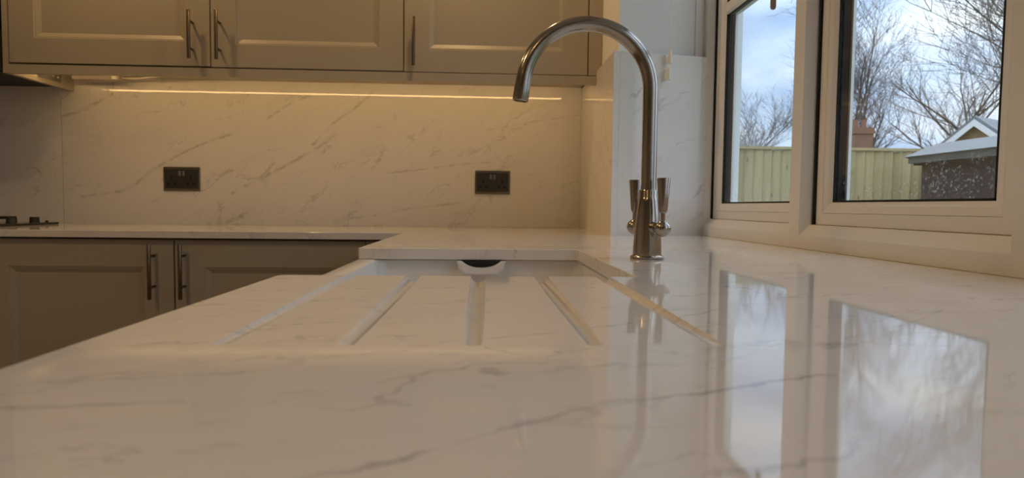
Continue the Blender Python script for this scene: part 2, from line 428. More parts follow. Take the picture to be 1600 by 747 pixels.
# ------------------------------------------------------------------ worktop with sink cut-out and drainer grooves
def arc(cx, cy, r, a0, a1, n=6):
    return [(cx + r * math.cos(math.radians(a0 + (a1 - a0) * i / n)), cy + r * math.sin(math.radians(a0 + (a1 - a0) * i / n))) for i in range(n + 1)]
def make_worktop():
    r = 0.006
    pts = [(XE, -1.05), (XW - .001, -1.05), (XW - .001, -0.398), (0.79, -0.398), (0.79, YJ1 + .018), (XW - .001, YJ0 + .003), (XW - .001, YB + .019), (ROOM_L + .001, YB + .019), (ROOM_L + .001, YC)]
    pts += arc(XE - .012, YC - .012, .012, 90, 0)            # inner corner of the L
    pts += arc(XE + r, YF + r, r, 180, 270)
    pts += arc(XC - .010, YF - .010, .010, 90, 0)
    pts += [(XC, YN)]
    pts += arc(XE + .012, YN - .012, .012, 90, 180)
    bm = bmesh.new()
    vb = [bm.verts.new((x, y, -T)) for x, y in pts]
    vt = [bm.verts.new((x, y, 0)) for x, y in pts]
    n = len(pts)
    bm.faces.new(vb); bm.faces.new(vt)
    for i in range(n): bm.faces.new((vb[i], vb[(i + 1) % n], vt[(i + 1) % n], vt[i]))
    bmesh.ops.recalc_face_normals(bm, faces=bm.faces[:])
    tops = [e for e in bm.edges if all(abs(v.co.z) < 1e-6 for v in e.verts)]
    bmesh.ops.bevel(bm, geom=tops, offset=0.0012, segments=2, affect='EDGES', profile=0.5)
    me = bpy.data.meshes.new('worktop'); bm.to_mesh(me); bm.free()
    o = bpy.data.objects.new('worktop', me); COL.objects.link(o)
    # cutter
    cb = MB(); R = 0.0092
    for i, x in enumerate((-0.1655, -0.0865, -0.0055, 0.0735, 0.1535)):
        y0, y1 = 0.402, YN + .03
        z0, z1 = R - 0.0016, R - 0.0090
        pth = []; rad = []
        dirv = Vector((0, y1 - y0, z1 - z0)).normalized()
        A = Vector((x, y0, z0))
        for k in range(7):                                    # rounded starting end
            a = math.pi / 2 * k / 6
            pth.append(A - dirv * (R * math.cos(a))); rad.append(max(R * math.sin(a), 0.0003))
        pth.append(Vector((x, y1, z1))); rad.append(R)
        cb.tube(pth, rad, 40)
    bmesh.ops.recalc_face_normals(cb.bm, faces=cb.bm.faces[:])
    cme = bpy.data.meshes.new('cutter'); cb.bm.to_mesh(cme); cb.bm.free()
    c = bpy.data.objects.new('cutter', cme); COL.objects.link(c)
    md = o.modifiers.new('grooves', 'BOOLEAN'); md.object = c; md.operation = 'DIFFERENCE'; md.solver = 'EXACT'
    dg = bpy.context.evaluated_depsgraph_get()
    me2 = bpy.data.meshes.new_from_object(o.evaluated_get(dg))
    o.modifiers.clear(); o.data = me2
    bpy.data.objects.remove(c); bpy.data.meshes.remove(cme)
    me2.polygons.foreach_set('use_smooth', [True] * len(me2.polygons))
    me2.set_sharp_from_angle(angle=math.radians(22))
    me2.materials.clear(); me2.materials.append(M['worktop'])
    WLOC[o] = Vector((0, 0, 0))
    return o
wk = make_worktop()
tag(wk, 'polished white marble L-shaped worktop with five drainer grooves beside the sink', 'worktop')

# ------------------------------------------------------------------ ceramic sink
sk = thing('belfast_sink', (-0.02, 1.046, -0.27), 'white ceramic belfast sink set into the marble worktop cut-out', 'sink')
def sink_shell():
    x0, x1, y0, y1 = XE - 0.002, 0.262, YN - .052, YF + .052
    zt, zb = -T - .0006, -0.272
    ix0, ix1, iy0, iy1 = XE + .038, 0.208, YN - .012, YF + .012
    bm = bmesh.new()
    def ring(xa, xb, ya, yb, r, z, n=5):
        p = arc(xa + r, ya + r, r, 180, 270, n) + arc(xb - r, ya + r, r, 270, 360, n) + arc(xb - r, yb - r, r, 0, 90, n) + arc(xa + r, yb - r, r, 90, 180, n)
        return [bm.verts.new((x, y, z)) for x, y in p]
    rs = [ring(x0 + .004, x1 - .004, y0 + .004, y1 - .004, .012, zb),
          ring(x0, x1, y0, y1, .014, zb + .006),
          ring(x0, x1, y0, y1, .014, zt - .005),
          ring(x0 + .0015, x1 - .0015, y0 + .0015, y1 - .0015, .014, zt - .0015),
          ring(x0 + .005, x1 - .005, y0 + .005, y1 - .005, .012, zt),
          ring(ix0 - .006, ix1 + .006, iy0 - .006, iy1 + .006, .026, zt),
          ring(ix0 - .0015, ix1 + .0015, iy0 - .0015, iy1 + .0015, .024, zt - .002),
          ring(ix0, ix1, iy0, iy1, .024, zt - .006),
          ring(ix0 + .010, ix1 - .010, iy0 + .010, iy1 - .010, .030, zb + .055),
          ring(ix0 + .020, ix1 - .020, iy0 + .020, iy1 - .020, .030, zb + .036),
          ring(ix0 + .05, ix1 - .05, iy0 + .05, iy1 - .05, .030, zb + .028)]
    for A, B in zip(rs[:-1], rs[1:]):
        for k in range(len(A)):
            bm.faces.new((A[k], A[(k + 1) % len(A)], B[(k + 1) % len(A)], B[k])).smooth = True
    bm.faces.new(rs[0][::-1]); bm.faces.new(rs[-1])
    mb = MB(); mb.bm.free(); mb.bm = bm
    return mb
sink_shell().build('basin', M['ceramic'], sk)
def overflow():
    # half-moon weir overflow standing proud of the far wall
    yw = YF + .010
    y0 = yw - .030
    zt, zb = -T - .0015, -0.052
    cx, hw = -0.003, 0.050
    n = 14
    mb = MB(); bm = mb.bm
    notch = [(cx - .040 + .080 * i / n, zt - .0135 * (1 - abs(2 * i / n - 1) ** 2.6)) for i in range(n + 1)]
    outer = [(cx - hw, zt)] + notch + [(cx + hw, zt), (cx + hw - .004, zb + .012), (cx + hw - .016, zb), (cx - hw + .016, zb), (cx - hw + .004, zb + .012)]
    mb.prism(outer, 'y', y0, yw + .004)
    bmesh.ops.bevel(bm, geom=[e for e in bm.edges if all(abs(v.co.y - y0) < 1e-6 for v in e.verts)], offset=.0035, segments=3, affect='EDGES')
    return mb
overflow().build('overflow_weir', M['ceramic'], sk, auto=math.radians(40))
MB().box(-0.0445, 0.0385, YF - .008, YF + .012, -0.0375, -T - .0012).build('overflow_opening', M['dark'], sk)['label'] = 'dark overflow opening'
MB().lathe([(0.0, 0), (.040, 0), (.043, .002), (.040, .004), (.02, .003), (0, .002)], (-0.02, 1.046, -0.2445)).build('waste', M['nickel'], sk)['label'] = 'brushed metal plug waste'

# ------------------------------------------------------------------ tap
TX, TY = 0.2875, 1.088
tp = thing('kitchen_tap', (TX, TY, 0), 'tall brushed nickel swan neck mixer tap with two levers beside the sink', 'tap')
MB().lathe([(0, 0), (.0278, 0), (.0292, .0012), (.0292, .0035), (.0278, .0048), (.0262, .0054), (.0255, .0066), (0, .0066)], (TX, TY, 0), 56).build('base_ring', M['nickel'], tp)
MB().lathe([(0, .004), (.0248, .004), (.0248, .0075), (.0243, .020), (.0232, .040), (.0222, .058), (.0205, .075), (.0188, .090), (.0174, .101), (.0165, .106), (.0160, .1068), (.0160, .1185), (.0152, .1198), (.0, .1198)], (TX, TY, 0), 56).build('body', M['nickel'], tp)
Rr = 0.1108; cz = 0.2912; cx = TX - Rr
pts = [(TX, TY, .112), (TX, TY, .16), (TX, TY, .22), (TX, TY, .27)]
for k in range(0, 45):
    a = math.radians(172) * k / 44
    pts.append((cx + Rr * math.cos(a), TY, cz + Rr * math.sin(a)))
end = Vector(pts[-1]); tang = Vector((-math.sin(math.radians(172)), 0, math.cos(math.radians(172)))).normalized()
pts.append(end + tang * .013)
MB().tube(pts, .0131, 32).build('spout', M['nickel'], tp)
s0 = end + tang * .012
MB().lathe([(0, 0), (.0131, 0), (.0136, .0006), (.0136, .024), (.0131, .0256), (.0108, .0258), (.0104, .0225), (0, .0222)], s0, 40, tang).build('aerator', M['nickel'], tp)
AXV = Vector((0.300, -0.954, 0)).normalized()
for sgn, reach in ((1, .0465), (-1, .0430)):
    d = AXV * sgn
    c0 = Vector((TX, TY, .054))
    MB().lathe([(0, .010), (.0112, .010), (.0112, .0300), (.0108, .0315), (.0092, .0320), (.0092, .0365), (.0, .0365)], c0, 28, d).build('valve_arm', M['nickel'], tp)
    bc = c0 + d * reach
    bl = MB().lathe([(0.0140 * math.sin(math.pi * i / 16), -0.0140 * math.cos(math.pi * i / 16)) for i in range(17)], bc, 32).build('lever_ball', M['nickel'], tp)
    lv = bc + Vector((0, 0, 0))
    MB().lathe([(0, .011), (.0040, .011), (.0040, .0255), (.0052, .0262), (.0058, .0275), (.0058, .0295), (.0072, .0302), (.0112, .0835), (.0110, .0845), (.0098, .0850), (.0094, .0842), (0, .0842)], lv, 32).build('lever', M['nickel'], tp)

# ------------------------------------------------------------------ cabinets
def ring_frame(mb, x0, x1, z0, z1, ix0, ix1, iz0, iz1, yf, yb, rec, mw):
    """shaker door frame facing -Y with a bevelled inner moulding, open in the middle"""
    bm = mb.bm
    def rect(a, b_, c, d, y): return [bm.verts.new((a, y, c)), bm.verts.new((b_, y, c)), bm.verts.new((b_, y, d)), bm.verts.new((a, y, d))]
    e = .0012
    loops = [rect(x0, x1, z0, z1, yb), rect(x0, x1, z0, z1, yf + e), rect(x0 + e, x1 - e, z0 + e, z1 - e, yf),
             rect(ix0 - .004, ix1 + .004, iz0 - .004, iz1 + .004, yf), rect(ix0 - .002, ix1 + .002, iz0 - .002, iz1 + .002, yf + .003),
             rect(ix0 + .001, ix1 - .001, iz0 + .001, iz1 - .001, yf + .003),
             rect(ix0 + mw, ix1 - mw, iz0 + mw, iz1 - mw, yf + rec), rect(ix0 + mw, ix1 - mw, iz0 + mw, iz1 - mw, yb)]
    for A, B in zip(loops[:-1], loops[1:]):
        for k in range(4): bm.faces.new((A[k], A[(k + 1) % 4], B[(k + 1) % 4], B[k]))
    A, B = loops[-1], loops[0]
    for k in range(4): bm.faces.new((A[k], A[(k + 1) % 4], B[(k + 1) % 4], B[k]))
    return mb
def door(parent, x0, x1, z0, z1, yf, stile=.092, rail=.092, rail_top=None, handle=None, mw=.016):
    th = .020
    rt = rail if rail_top is None else rail_top
    d = ring_frame(MB(), x0, x1, z0, z1, x0 + stile, x1 - stile, z0 + rail, z1 - rt, yf, yf + th, .011, mw).build('door', M['cabinet'], parent)
    MB().box(x0 + stile + mw - .003, x1 - stile - mw + .003, yf + .011, yf + .018, z0 + rail + mw - .003, z1 - rt - mw + .003).build('panel', M['cabinet'], d)
    if handle:
        hx, hz0, hz1 = handle
        hb = MB(); y = yf - .034
        hb.tube([(hx, y, hz0), (hx, y, hz0 + .002), (hx, y, hz1 - .002), (hx, y, hz1)], [.0050, .0060, .0060, .0050], 16)
        for q in (.22, .78):
            z = hz0 + (hz1 - hz0) * q
            hb.tube([(hx, y, z), (hx, yf, z)], .0042, 12)
        hb.build('handle', M['handle'], d)['label'] = 'dark bronze bar handle'
    return d
UY = 2.28; UT = 1.22; UB = 0.5635; PB = 0.530
# wall cabinets
cab = thing('wall_cabinet', (-0.97, 2.46, UB), 'greige double wall cabinet with two shaker doors and paired bar handles', 'cabinet')
MB().box(-1.6445, -0.2875, UY + .022, YB - .001, 0.593, UT).build('carcass', M['carcass'], cab)
MB().box(-1.662, -1.6445, UY, UY + .022, PB, UT).build('face_stile', M['cabinet'], cab)
MB().box(-1.662, -1.6445, UY + .0222, YB - .001, PB, UT).build('end_panel', M['cabinet'], cab)
door(cab, -1.6405, -0.961, UB + .0035, UT - .02, UY, .0885, .0895, handle=(-1.018, .586, .752))
door(cab, -0.957, -0.289, UB + .0015, UT - .02, UY, .0885, .0835, handle=(-0.925, .585, .754))
cab2 = thing('wall_cabinet', (0.06, 2.46, UB), 'greige single wall cabinet behind the tap spout with one handle', 'cabinet')
MB().box(-0.2865, 0.3735, UY + .022, YB - .001, 0.593, UT).build('carcass', M['carcass'], cab2)
door(cab2, -0.285, 0.3705, UB - .0005, UT - .02, UY, .0885, .0835, handle=(-0.249, .578, .747))
MB().box(0.374, XW - .0008, UY, UY + .022, 0.5778, UT).build('filler_strip', M['cabinet'], cab2)
MB().box(0.374, XS - .0008, UY, UY + .022, 0.5625, 0.5776).build('filler_strip', M['cabinet'], cab2)
# cornice-like light rail under both cabinets
lp = thing('light_pelmet', (-0.63, UY + .01, PB), 'greige light pelmet running along the bottom of the wall cabinets', 'pelmet')
MB().prism([(UY, PB), (UY, UB - .003), (UY + .022, UB - .003), (UY + .022, PB + .001), (UY + .018, PB)], 'x', -1.6442, XS - .0008).build('rail', M['cabinet'], lp)
MB().box(-1.6442, XS - .0008, UY + .0225, UY + .034, UB - .002, 0.592).build('rear_batten', M['cabinet'], lp)
# undersides
MB().box(-1.644, -0.2875, UY + .036, YB - .0008, 0.585, 0.5925).build('base_panel', M['cabinet'], cab)
MB().box(-0.2865, XS - .0008, UY + .036, YB - .0008, 0.585, 0.5925).build('base_panel', M['cabinet'], cab2)
# LED strip
led = thing('led_strip', (-0.66, 2.40, 0.578), 'thin warm white strip light under the wall cabinets, reflected in the splashback', 'strip light')
MB().box(-1.640, 0.352, 2.391, 2.409, 0.579, 0.5849).build('profile', M['alu'], led)
MB().prism([(2.395, .5789)] + [(2.400 + .005 * math.cos(math.pi * (1 + k / 10)), .5780 + .005 * math.sin(math.pi * (1 + k / 10))) for k in range(11)] + [(2.405, .5789)], 'x', -1.638, 0.350).build('diffuser', M['led'], led)['label'] = 'glowing warm diffuser'
# driver box and cable in the left corner
dv = thing('light_driver', (-1.53, 2.56, 0.56), 'small grey lighting driver box under the left end of the wall cabinets', 'power supply')
MB().box(-1.60, -1.42, 2.545, 2.60, 0.562, 0.5845, .003).build('case', M['grey_plastic'], dv)
MB().tube([(-1.42, 2.57, .574), (-1.36, 2.575, .576), (-1.28, 2.55, .579), (-1.18, 2.50, .5805), (-1.10, 2.47, .5810)], .0032, 8).build('cable', M['white_plastic'], dv)['label'] = 'white cable'
MB().box(-1.4438, -1.425, 2.536, 2.5448, 0.564, 0.583, .0015).build('terminal_cover', M['white_plastic'], dv)
mbk = MB(); mbk.box(-1.6438, -1.6415, 2.42, 2.55, .548, .582)
for k in range(5): mbk.lathe([(0, 0), (.005, 0), (.004, .003), (0, .004)], (-1.6415, 2.43 + .026 * k, .566), 12, (1, 0, 0))
mb_ = mbk.build('fixing_bracket', M['alu'], dv); mb_['label'] = 'bright metal fixing bracket'

# extractor hood beside the cabinets, above the hob (only its edge is in the frame)
hd = thing('extractor_hood', (-2.0, 2.4, 0.545), 'black extractor hood at the left end of the wall cabinets above the hob', 'extractor hood')
MB().prism([(2.00, .546), (2.00, .590), (2.30, .680), (2.631, .680), (2.631, .546)], 'x', -2.300, -1.6660).build('canopy', M['iron'], hd)
MB().box(-2.22, -1.745, 2.30, 2.631, .6802, CEIL - .001).build('chimney_cover', M['iron'], hd)
MB().box(-2.27, -1.70, 2.06, 2.60, .542, .5458).build('grease_filter', M['iron'], hd)

# base cabinets of the back run
BY = 2.030; BT = -0.0285; BB = -0.76
def base_cab(x0, x1, label, doors):
    c = thing('base_cabinet', ((x0 + x1) / 2, 2.3, FLOOR), label, 'cabinet')
    MB().box(x0, x1, BY + .0215, YB + .018, BB, -T - .0008).build('carcass', M['carcass'], c)
    MB().box(x0, x1, BY + .07, BY + .09, FLOOR + .0005, BB - .0005).build('plinth', M['cabinet'], c)
    for a, b_, h in doors: door(c, a, b_, BB, BT, BY, .0945, .0945, .0905, handle=h)
    return c
base_cab(-1.576, -0.9755, 'left greige base cabinet below the hob end of the back worktop', [(-1.5745, -0.977, (-1.036, -.215, -.041))])
base_cab(-0.9745, -0.375, 'right greige base cabinet of the back run, partly hidden by the sink worktop', [(-0.973, -0.377, (-0.942, -.214, -.040))])
base_cab(-2.178, -1.5775, 'greige base cabinet directly below the black hob', [(-2.1765, -1.579, (-2.12, -.215, -.041))])
MB_c = thing('corner_cabinet', (0.0, 2.3, FLOOR), 'greige blind corner base unit where the two worktops meet', 'cabinet')
MB().box(-0.374, XW - .001, BY + .0215, YB + .018, FLOOR, -T - .0008).build('carcass', M['carcass'], MB_c)
MB().box(-0.374, XE + .02, BY, BY + .021, BB, BT).build('corner_post', M['cabinet'], MB_c)
# sink run units, fronts face -X
def run_cab(y0, y1, zt, label):
    c = thing('base_cabinet', (0.05, (y0 + y1) / 2, FLOOR), label, 'cabinet')
    xf = XE + .024
    MB().box(xf + .0215, XW - .001, y0, y1, BB, zt).build('carcass', M['carcass'], c)
    MB().box(xf + .07, xf + .09, y0, y1, FLOOR + .0005, BB - .0005).build('plinth', M['cabinet'], c)
    # door built facing -Y and turned to face -X
    w = y1 - y0 - .003; z1 = min(BT, zt - .006)
    t = ring_frame(MB(), 0, w, BB, z1, .0945, w - .0945, BB + .0945, z1 - .0905, 0, .020, .008, .016)
    t.box(.0945 + .013, w - .0945 - .013, .008, .016, BB + .1075, z1 - .1035)
    rotm = Matrix.Translation((xf, y1 - .0015, 0)) @ Matrix.Rotation(math.radians(-90), 4, 'Z')
    bmesh.ops.transform(t.bm, matrix=rotm, verts=t.bm.verts[:])
    d = t.build('door', M['cabinet'], c)
    hb = MB(); y = y0 + .05
    hb.tube([(xf - .034, y, z1 - .19), (xf - .034, y, z1 - .015)], .006, 14)
    for z in (z1 - .155, z1 - .05): hb.tube([(xf - .034, y, z), (xf, y, z)], .0042, 10)
    hb.build('handle', M['handle'], d)
    return c
run_cab(YF + .054, BY - .002, -T - .0008, 'greige base unit under the worktop between sink and corner')
run_cab(YN - .052, YF + .052, -0.2728, 'greige base unit carrying the ceramic sink')
run_cab(YN - .66, YN - .054, -T - .0008, 'greige base unit under the drainer grooves')
run_cab(YN - 1.27, YN - .662, -T - .0008, 'greige base unit at the near end of the sink run')

# ------------------------------------------------------------------ sockets
def socket(x0, zc, label):
    s = thing('double_socket', (x0 + .073, YB, zc), label, 'socket', None)
    z0 = zc - .049; z1 = zc + .049
    pl = MB().box(x0, x0 + .146, YB - .0065, YB - .0002, z0, z1, .004, 3).build('plate', M['socket_plate'], s)
    MB().box(x0 + .007, x0 + .139, YB - .0078, YB - .0066, z0 + .011, z1 - .010, .0005, 1).build('insert', M['socket_insert'], s)['label'] = 'black insert with pin holes'
    for k in (0, 1):
        c = x0 + .0345 + .077 * k
        for dx, dz, w, h in ((0, .0035, .0045, .009), (-.0112, -.019, .0065, .0055), (.0112, -.019, .0065, .0055)):
            MB().box(c + dx - w, c + dx + w, YB - .00815, YB - .0079, zc + dz - h, zc + dz + h).build('pin_hole', M['dark'], s)
        rx = x0 + .073 + (-.0075 if k == 0 else .0075)
        MB().box(rx - .0050, rx + .0050, YB - .0115, YB - .0079, zc + .013, zc + .033, .001, 1).build('rocker_switch', M['rocker'], s)['label'] = 'small nickel rocker switch'
    return s
socket(-1.299, .1840, 'dark double socket on the left of the splashback, below the handles of the double cabinet')
socket(-0.035, .1860, 'dark double socket on the right of the splashback, below the tap spout')

# ------------------------------------------------------------------ hob
hb = thing('gas_hob', (-2.05, 2.29, 0.0005), 'black gas hob on the left end of the back worktop', 'hob')
MB().box(-2.295, -1.637, 2.06, 2.51, .0005, .0085, .003).build('hob_plate', M['hob_glass'], hb)
for y in (2.467, 2.350, 2.235, 2.120):
    MB().lathe([(0, 0), (.0165, 0), (.0165, .002), (.0158, .003), (.0152, .0185), (.0140, .0200), (0, .0200)], (-1.70, y, .0082), 24).build('knob', M['iron'], hb)
for cx_, cy_, r_ in ((-2.155, 2.39, .045), (-2.155, 2.17, .035), (-1.895, 2.39, .035), (-1.895, 2.17, .045)):
    MB().lathe([(0, 0), (r_, 0), (r_, .008), (r_ * .75, .010), (r_ * .7, .016), (0, .017)], (cx_, cy_, .0084), 28).build('burner', M['iron'], hb)
for cx_ in (-2.155, -1.895):
    g = MB()
    for x in (cx_ - .115, cx_ + .105): g.box(x, x + .010, 2.075, 2.49, .020, .030, .002, 1)
    for y in (2.075, 2.275, 2.48): g.box(cx_ - .115, cx_ + .115, y, y + .010, .020, .030, .002, 1)
    for y in (2.17, 2.39):
        g.box(cx_ - .105, cx_ - .03, y - .004, y + .004, .022, .032); g.box(cx_ + .03, cx_ + .105, y - .004, y + .004, .022, .032)
    for x in (cx_ - .115, cx_ + .105):
        for y in (2.075, 2.48): g.box(x, x + .010, y, y + .010, .0084, .021)
    g.build('pan_support', M['iron'], hb)
MB().lathe([(0, 0), (.006, 0), (.004, .006), (0, .007)], (-1.668, 2.487, .0084), 12).build('igniter_button', M['iron'], hb)

# ------------------------------------------------------------------ window
win = root_struct('window_1')
FX0, FX1 = XF, 0.782         # outer frame depth range
CH = .020                    # chamfer
ZB, ZS, ZT = 0.0, 0.0548, 1.195
def frame_post(y0, y1, far_chamfer=True, near_chamfer=True, z0=0.0, z1=ZT, name='mullion'):
    """upright: flat room face with 45 degree chamfers back to the sash rebate; y0 near, y1 far (overall)"""
    pts = []
    pts += [(FX0, y0 + (CH * .6 if near_chamfer else 0))]
    if near_chamfer: pts += [(FX0 + CH, y0)]
    pts += [(FX1, y0), (FX1, y1)]
    if far_chamfer: pts += [(FX0 + CH, y1), (FX0, y1 - CH * .6)]
    else: pts += [(FX0, y1)]
    return MB().prism(pts, 'z', z0, z1)
# sill member with chamfered top
MB().prism([(FX0, 0.0004), (FX1, 0.0004), (FX1, ZS), (FX0 + CH, ZS), (FX0, ZS - .024)], 'y', 0, 1).bm.free()
def sill(y0, y1):
    mb = MB(); bm = mb.bm
    prof = [(FX0, 0.0004), (FX1, 0.0004), (FX1, ZS), (FX0 + CH, ZS), (FX0 + .002, ZS - .022), (FX0, ZS - .024)]
    A = [bm.verts.new((x, y0, z)) for x, z in prof]; B = [bm.verts.new((x, y1, z)) for x, z in prof]
    bm.faces.new(A); bm.faces.new(B[::-1])
    for i in range(len(prof)): bm.faces.new((A[i], B[i], B[(i + 1) % len(prof)], A[(i + 1) % len(prof)]))
    return mb
sill(-0.40, 2.06).build('frame_sill', M['upvc'], win)
MB().box(FX0, FX1, -0.40, 2.06, ZT, 1.2).build('frame_head', M['upvc'], win)
frame_post(2.022, 2.068, False, True, z0=ZS - .0238).build('frame_jamb', M['upvc'], win)
frame_post(1.389, 1.458, z0=ZS - .0238).build('mullion', M['upvc'], win)
frame_post(0.766, 0.835, z0=ZS - .0238).build('mullion', M['upvc'], win)
frame_post(0.139, 0.208, z0=ZS - .0238).build('mullion', M['upvc'], win)
frame_post(-0.40, -0.362, True, False, z0=ZS - .0238).build('frame_jamb', M['upvc'], win)
SX = 0.7455                  # sash room face
GX0, GX1 = 0.7570, 0.7790    # double glazed unit
def sash(y0, y1, bar, transom_handle=None):
    """opening sash between y0 (near) and y1 (far) with glazing beads, gasket, double glazing"""
    s = root_holder('sash')
    z0, z1 = ZS + .001, ZT - .002
    SW = .026; BW = .023     # flat stile width, bead width
    mb = MB(); bm = mb.bm
    def rect(ya, yb, za, zb, x): return [bm.verts.new((x, ya, za)), bm.verts.new((x, yb, za)), bm.verts.new((x, yb, zb)), bm.verts.new((x, ya, zb))]
    a0, a1, b0, b1 = y0, y1, z0, z1
    i1, i2 = SW, SW + BW
    L = [rect(a0, a1, b0, b1, .781), rect(a0, a1, b0, b1, SX), rect(a0 + i1 - .001, a1 - i1 + .001, b0 + i1 - .001, b1 - i1 + .001, SX),
         rect(a0 + i1 - .001, a1 - i1 + .001, b0 + i1 - .001, b1 - i1 + .001, SX + .0025), rect(a0 + i1, a1 - i1, b0 + i1, b1 - i1, SX + .0005),
         rect(a0 + i1 + .014, a1 - i1 - .014, b0 + i1 + .014, b1 - i1 - .014, SX + .003), rect(a0 + i2 - .003, a1 - i2 + .003, b0 + i2 - .003, b1 - i2 + .003, SX + .0075),
         rect(a0 + i2, a1 - i2, b0 + i2, b1 - i2, GX0 - .002), rect(a0 + i2, a1 - i2, b0 + i2, b1 - i2, .781)]
    for A, B in zip(L[:-1], L[1:]):
        for k in range(4): bm.faces.new((A[k], A[(k + 1) % 4], B[(k + 1) % 4], B[k]))
    A, B = L[-1], L[0]
    for k in range(4): bm.faces.new((A[k], A[(k + 1) % 4], B[(k + 1) % 4], B[k]))
    # white outer lip seen through the glass
    fr = mb.build('sash_frame', M['upvc'], s)
    # black spacer / gasket ring around the glass
    g = MB()
    p0, p1, q0, q1 = a0 + i2, a1 - i2, b0 + i2, b1 - i2
    gw = .004
    for (ya, yb, za, zb) in ((p0, p0 + gw, q0, q1), (p1 - gw, p1, q0, q1), (p0, p1, q0, q0 + gw), (p0, p1, q1 - gw, q1)):
        g.box(GX0 - .0022, GX1, ya, yb, za, zb)
    g.build('gasket', M['gasket'], s)
    o = MB()
    for (ya, yb, za, zb) in ((p0, p0 + gw + .006, q0 - .006, q1), (p1 - gw - .006, p1, q0 - .006, q1), (p0, p1, q0 - .008, q0 - .001)):
        o.box(GX1 + .0005, GX1 + .007, ya, yb, za, zb)
    o.build('outer_lip', M['upvc'], s)
    MB().box(GX0 + .002, GX0 + .006, p0 + gw, p1 - gw, q0 + gw, q1 - gw).build('pane', M['glass'], s)
    MB().box(GX1 - .006, GX1 - .002, p0 + gw, p1 - gw, q0 + gw, q1 - gw).build('pane', M['glass'], s)
    # black weather seal in the gap round the sash (far side and foot)
    w = MB()
    w.box(FX0 + CH + .0025, .778, y1 + .0008, y1 + .0078, z0, z1)
    w.box(SX + .006, .778, y0 - .010, y0 - .0005, z0, z1)
    w.build('weather_seal', M['gasket'], s)
    if bar:
        zb0 = bar
        MB().prism([(SX + .004, zb0), (GX0 - .003, zb0 - .006), (GX0 + .0015, zb0 - .006), (GX0 + .0015, zb0 + .030), (GX0 - .003, zb0 + .030), (SX + .004, zb0 + .024)], 'y', p0 + gw, p1 - gw).build('glazing_bar', M['upvc'], s)
        MB().box(GX0 + .0065, GX1 - .0065, p0 + gw, p1 - gw, zb0 - .009, zb0 + .033).build('spacer_bar', M['gasket'], s)
        MB().box(GX1 - .0015, GX1 + .012, p0 + gw, p1 - gw, zb0 - .006, zb0 + .030).build('outer_bar', M['upvc'], s)
    return s
def root_holder(name):
    o = bpy.data.objects.new(name, None); COL.objects.link(o); o.parent = win
    WLOC[o] = Vector((0, 0, 0)); return o
sash(1.469, 2.014, 0.699)
sash(0.846, 1.379, 0.699)
sash(0.219, 0.756, 0.699)
sash(-0.352, 0.129, 0.699)

# blind cord with two acorns, in front of the reveal; pull toggle in front of the left pane
bc = thing('blind_pull', (0.585, 1.985, 0.48), 'white blind cord with two cream toggles hanging at the window reveal', 'blind pull')
MB().tube([(0.5850, 1.992, 1.19), (0.5850, 1.991, .85), (0.5855, 1.990, .575)], .0016, 8).build('cord', M['white_plastic'], bc)
def acorn(z1, x, lean):
    return MB().lathe([(0, .0), (.0030, .0), (.0048, -.002), (.0054, -.006), (.0086, -.036), (.0080, -.040), (.0045, -.0415), (0, -.0415)], (x, 1.988, z1), 20, (lean, 0, 1))
acorn(.585, .5850, 0.02).build('toggle', M['white_plastic'], bc)
MB().tube([(0.585, 1.988, .545), (.5835, 1.988, .532)], .0012, 8).build('cord_knot', M['white_plastic'], bc)
acorn(.534, .5832, 0.06).build('toggle', M['white_plastic'], bc)
pt = thing('blind_pull', (0.70, 1.527, 0.573), 'taupe rounded blind pull hanging before the left window pane', 'blind pull')
MB().lathe([(0, .0), (.0035, .0007), (.0058, .003), (.0068, .0068), (.0068, .11), (.005, .115), (0, .116)], (0.70, 1.527, .573), 20).build('grip', M['pull'], pt)
MB().tube([(0.70, 1.527, .688), (0.70, 1.527, 1.195)], .0012, 8).build('cord', M['white_plastic'], pt)

# ------------------------------------------------------------------ ceiling lamps
for i, (x, y) in enumerate(LAMPS):
    d = thing('downlight', (x, y, CEIL), 'round recessed ceiling downlight ' + LAMP_PLACE[i], 'ceiling light', 'recessed downlights in the kitchen ceiling')
    MB().lathe([(.030, -.004), (.045, -.004), (.046, -.002), (.046, 0), (.030, 0)], (x, y, CEIL), 28).build('bezel', M['upvc'], d)
    MB().lathe([(0, -.0015), (.029, -.0015), (.029, -.0002), (0, -.0002)], (x, y, CEIL), 24).build('lens', M['lamp'], d)
    spot('downlight_lamp', (x, y, CEIL - .02), LAMP_POWERS[i], LAMP_COLOR)

# ------------------------------------------------------------------ outdoors
GZ = -1.15
tag(struct('lawn', MB().box(-30, 60, -20, 70, GZ - .2, GZ), M['grass']), 'green lawn behind the house', 'ground')
bpy.data.objects['lawn']['kind'] = 'structure'
random.seed(5)
fn = thing('timber_fence', (4.0, 7.4, GZ), 'green-tinged timber featheredge fence with capping rail behind the left pane and shed', 'fence')
bme = None
for i in range(46):
    x = 1.9 + i * .1135
    if bme is None:
        mb = MB(); mb.prism([(-.060, 0.016), (-.054, .010), (.046, -.022), (.052, -.020), (.053, .008), (-.060, .024)], 'z', 0.02, GZ * -1 + .80)
        bmesh.ops.recalc_face_normals(mb.bm, faces=mb.bm.faces[:])
        bme = bpy.data.meshes.new('board'); mb.bm.to_mesh(bme); mb.bm.free(); bme.materials.append(M['fence'])
    o = bpy.data.objects.new('board', bme); COL.objects.link(o); o.parent = fn
    o.location = (x - 4.0, random.uniform(-.004, .004), random.uniform(-.006, .0)); o.rotation_euler = (0, random.uniform(-.004, .004), 0)
MB().box(1.8, 7.2, 7.365, 7.43, .800, .832).build('capping_rail', M['fence'], fn)
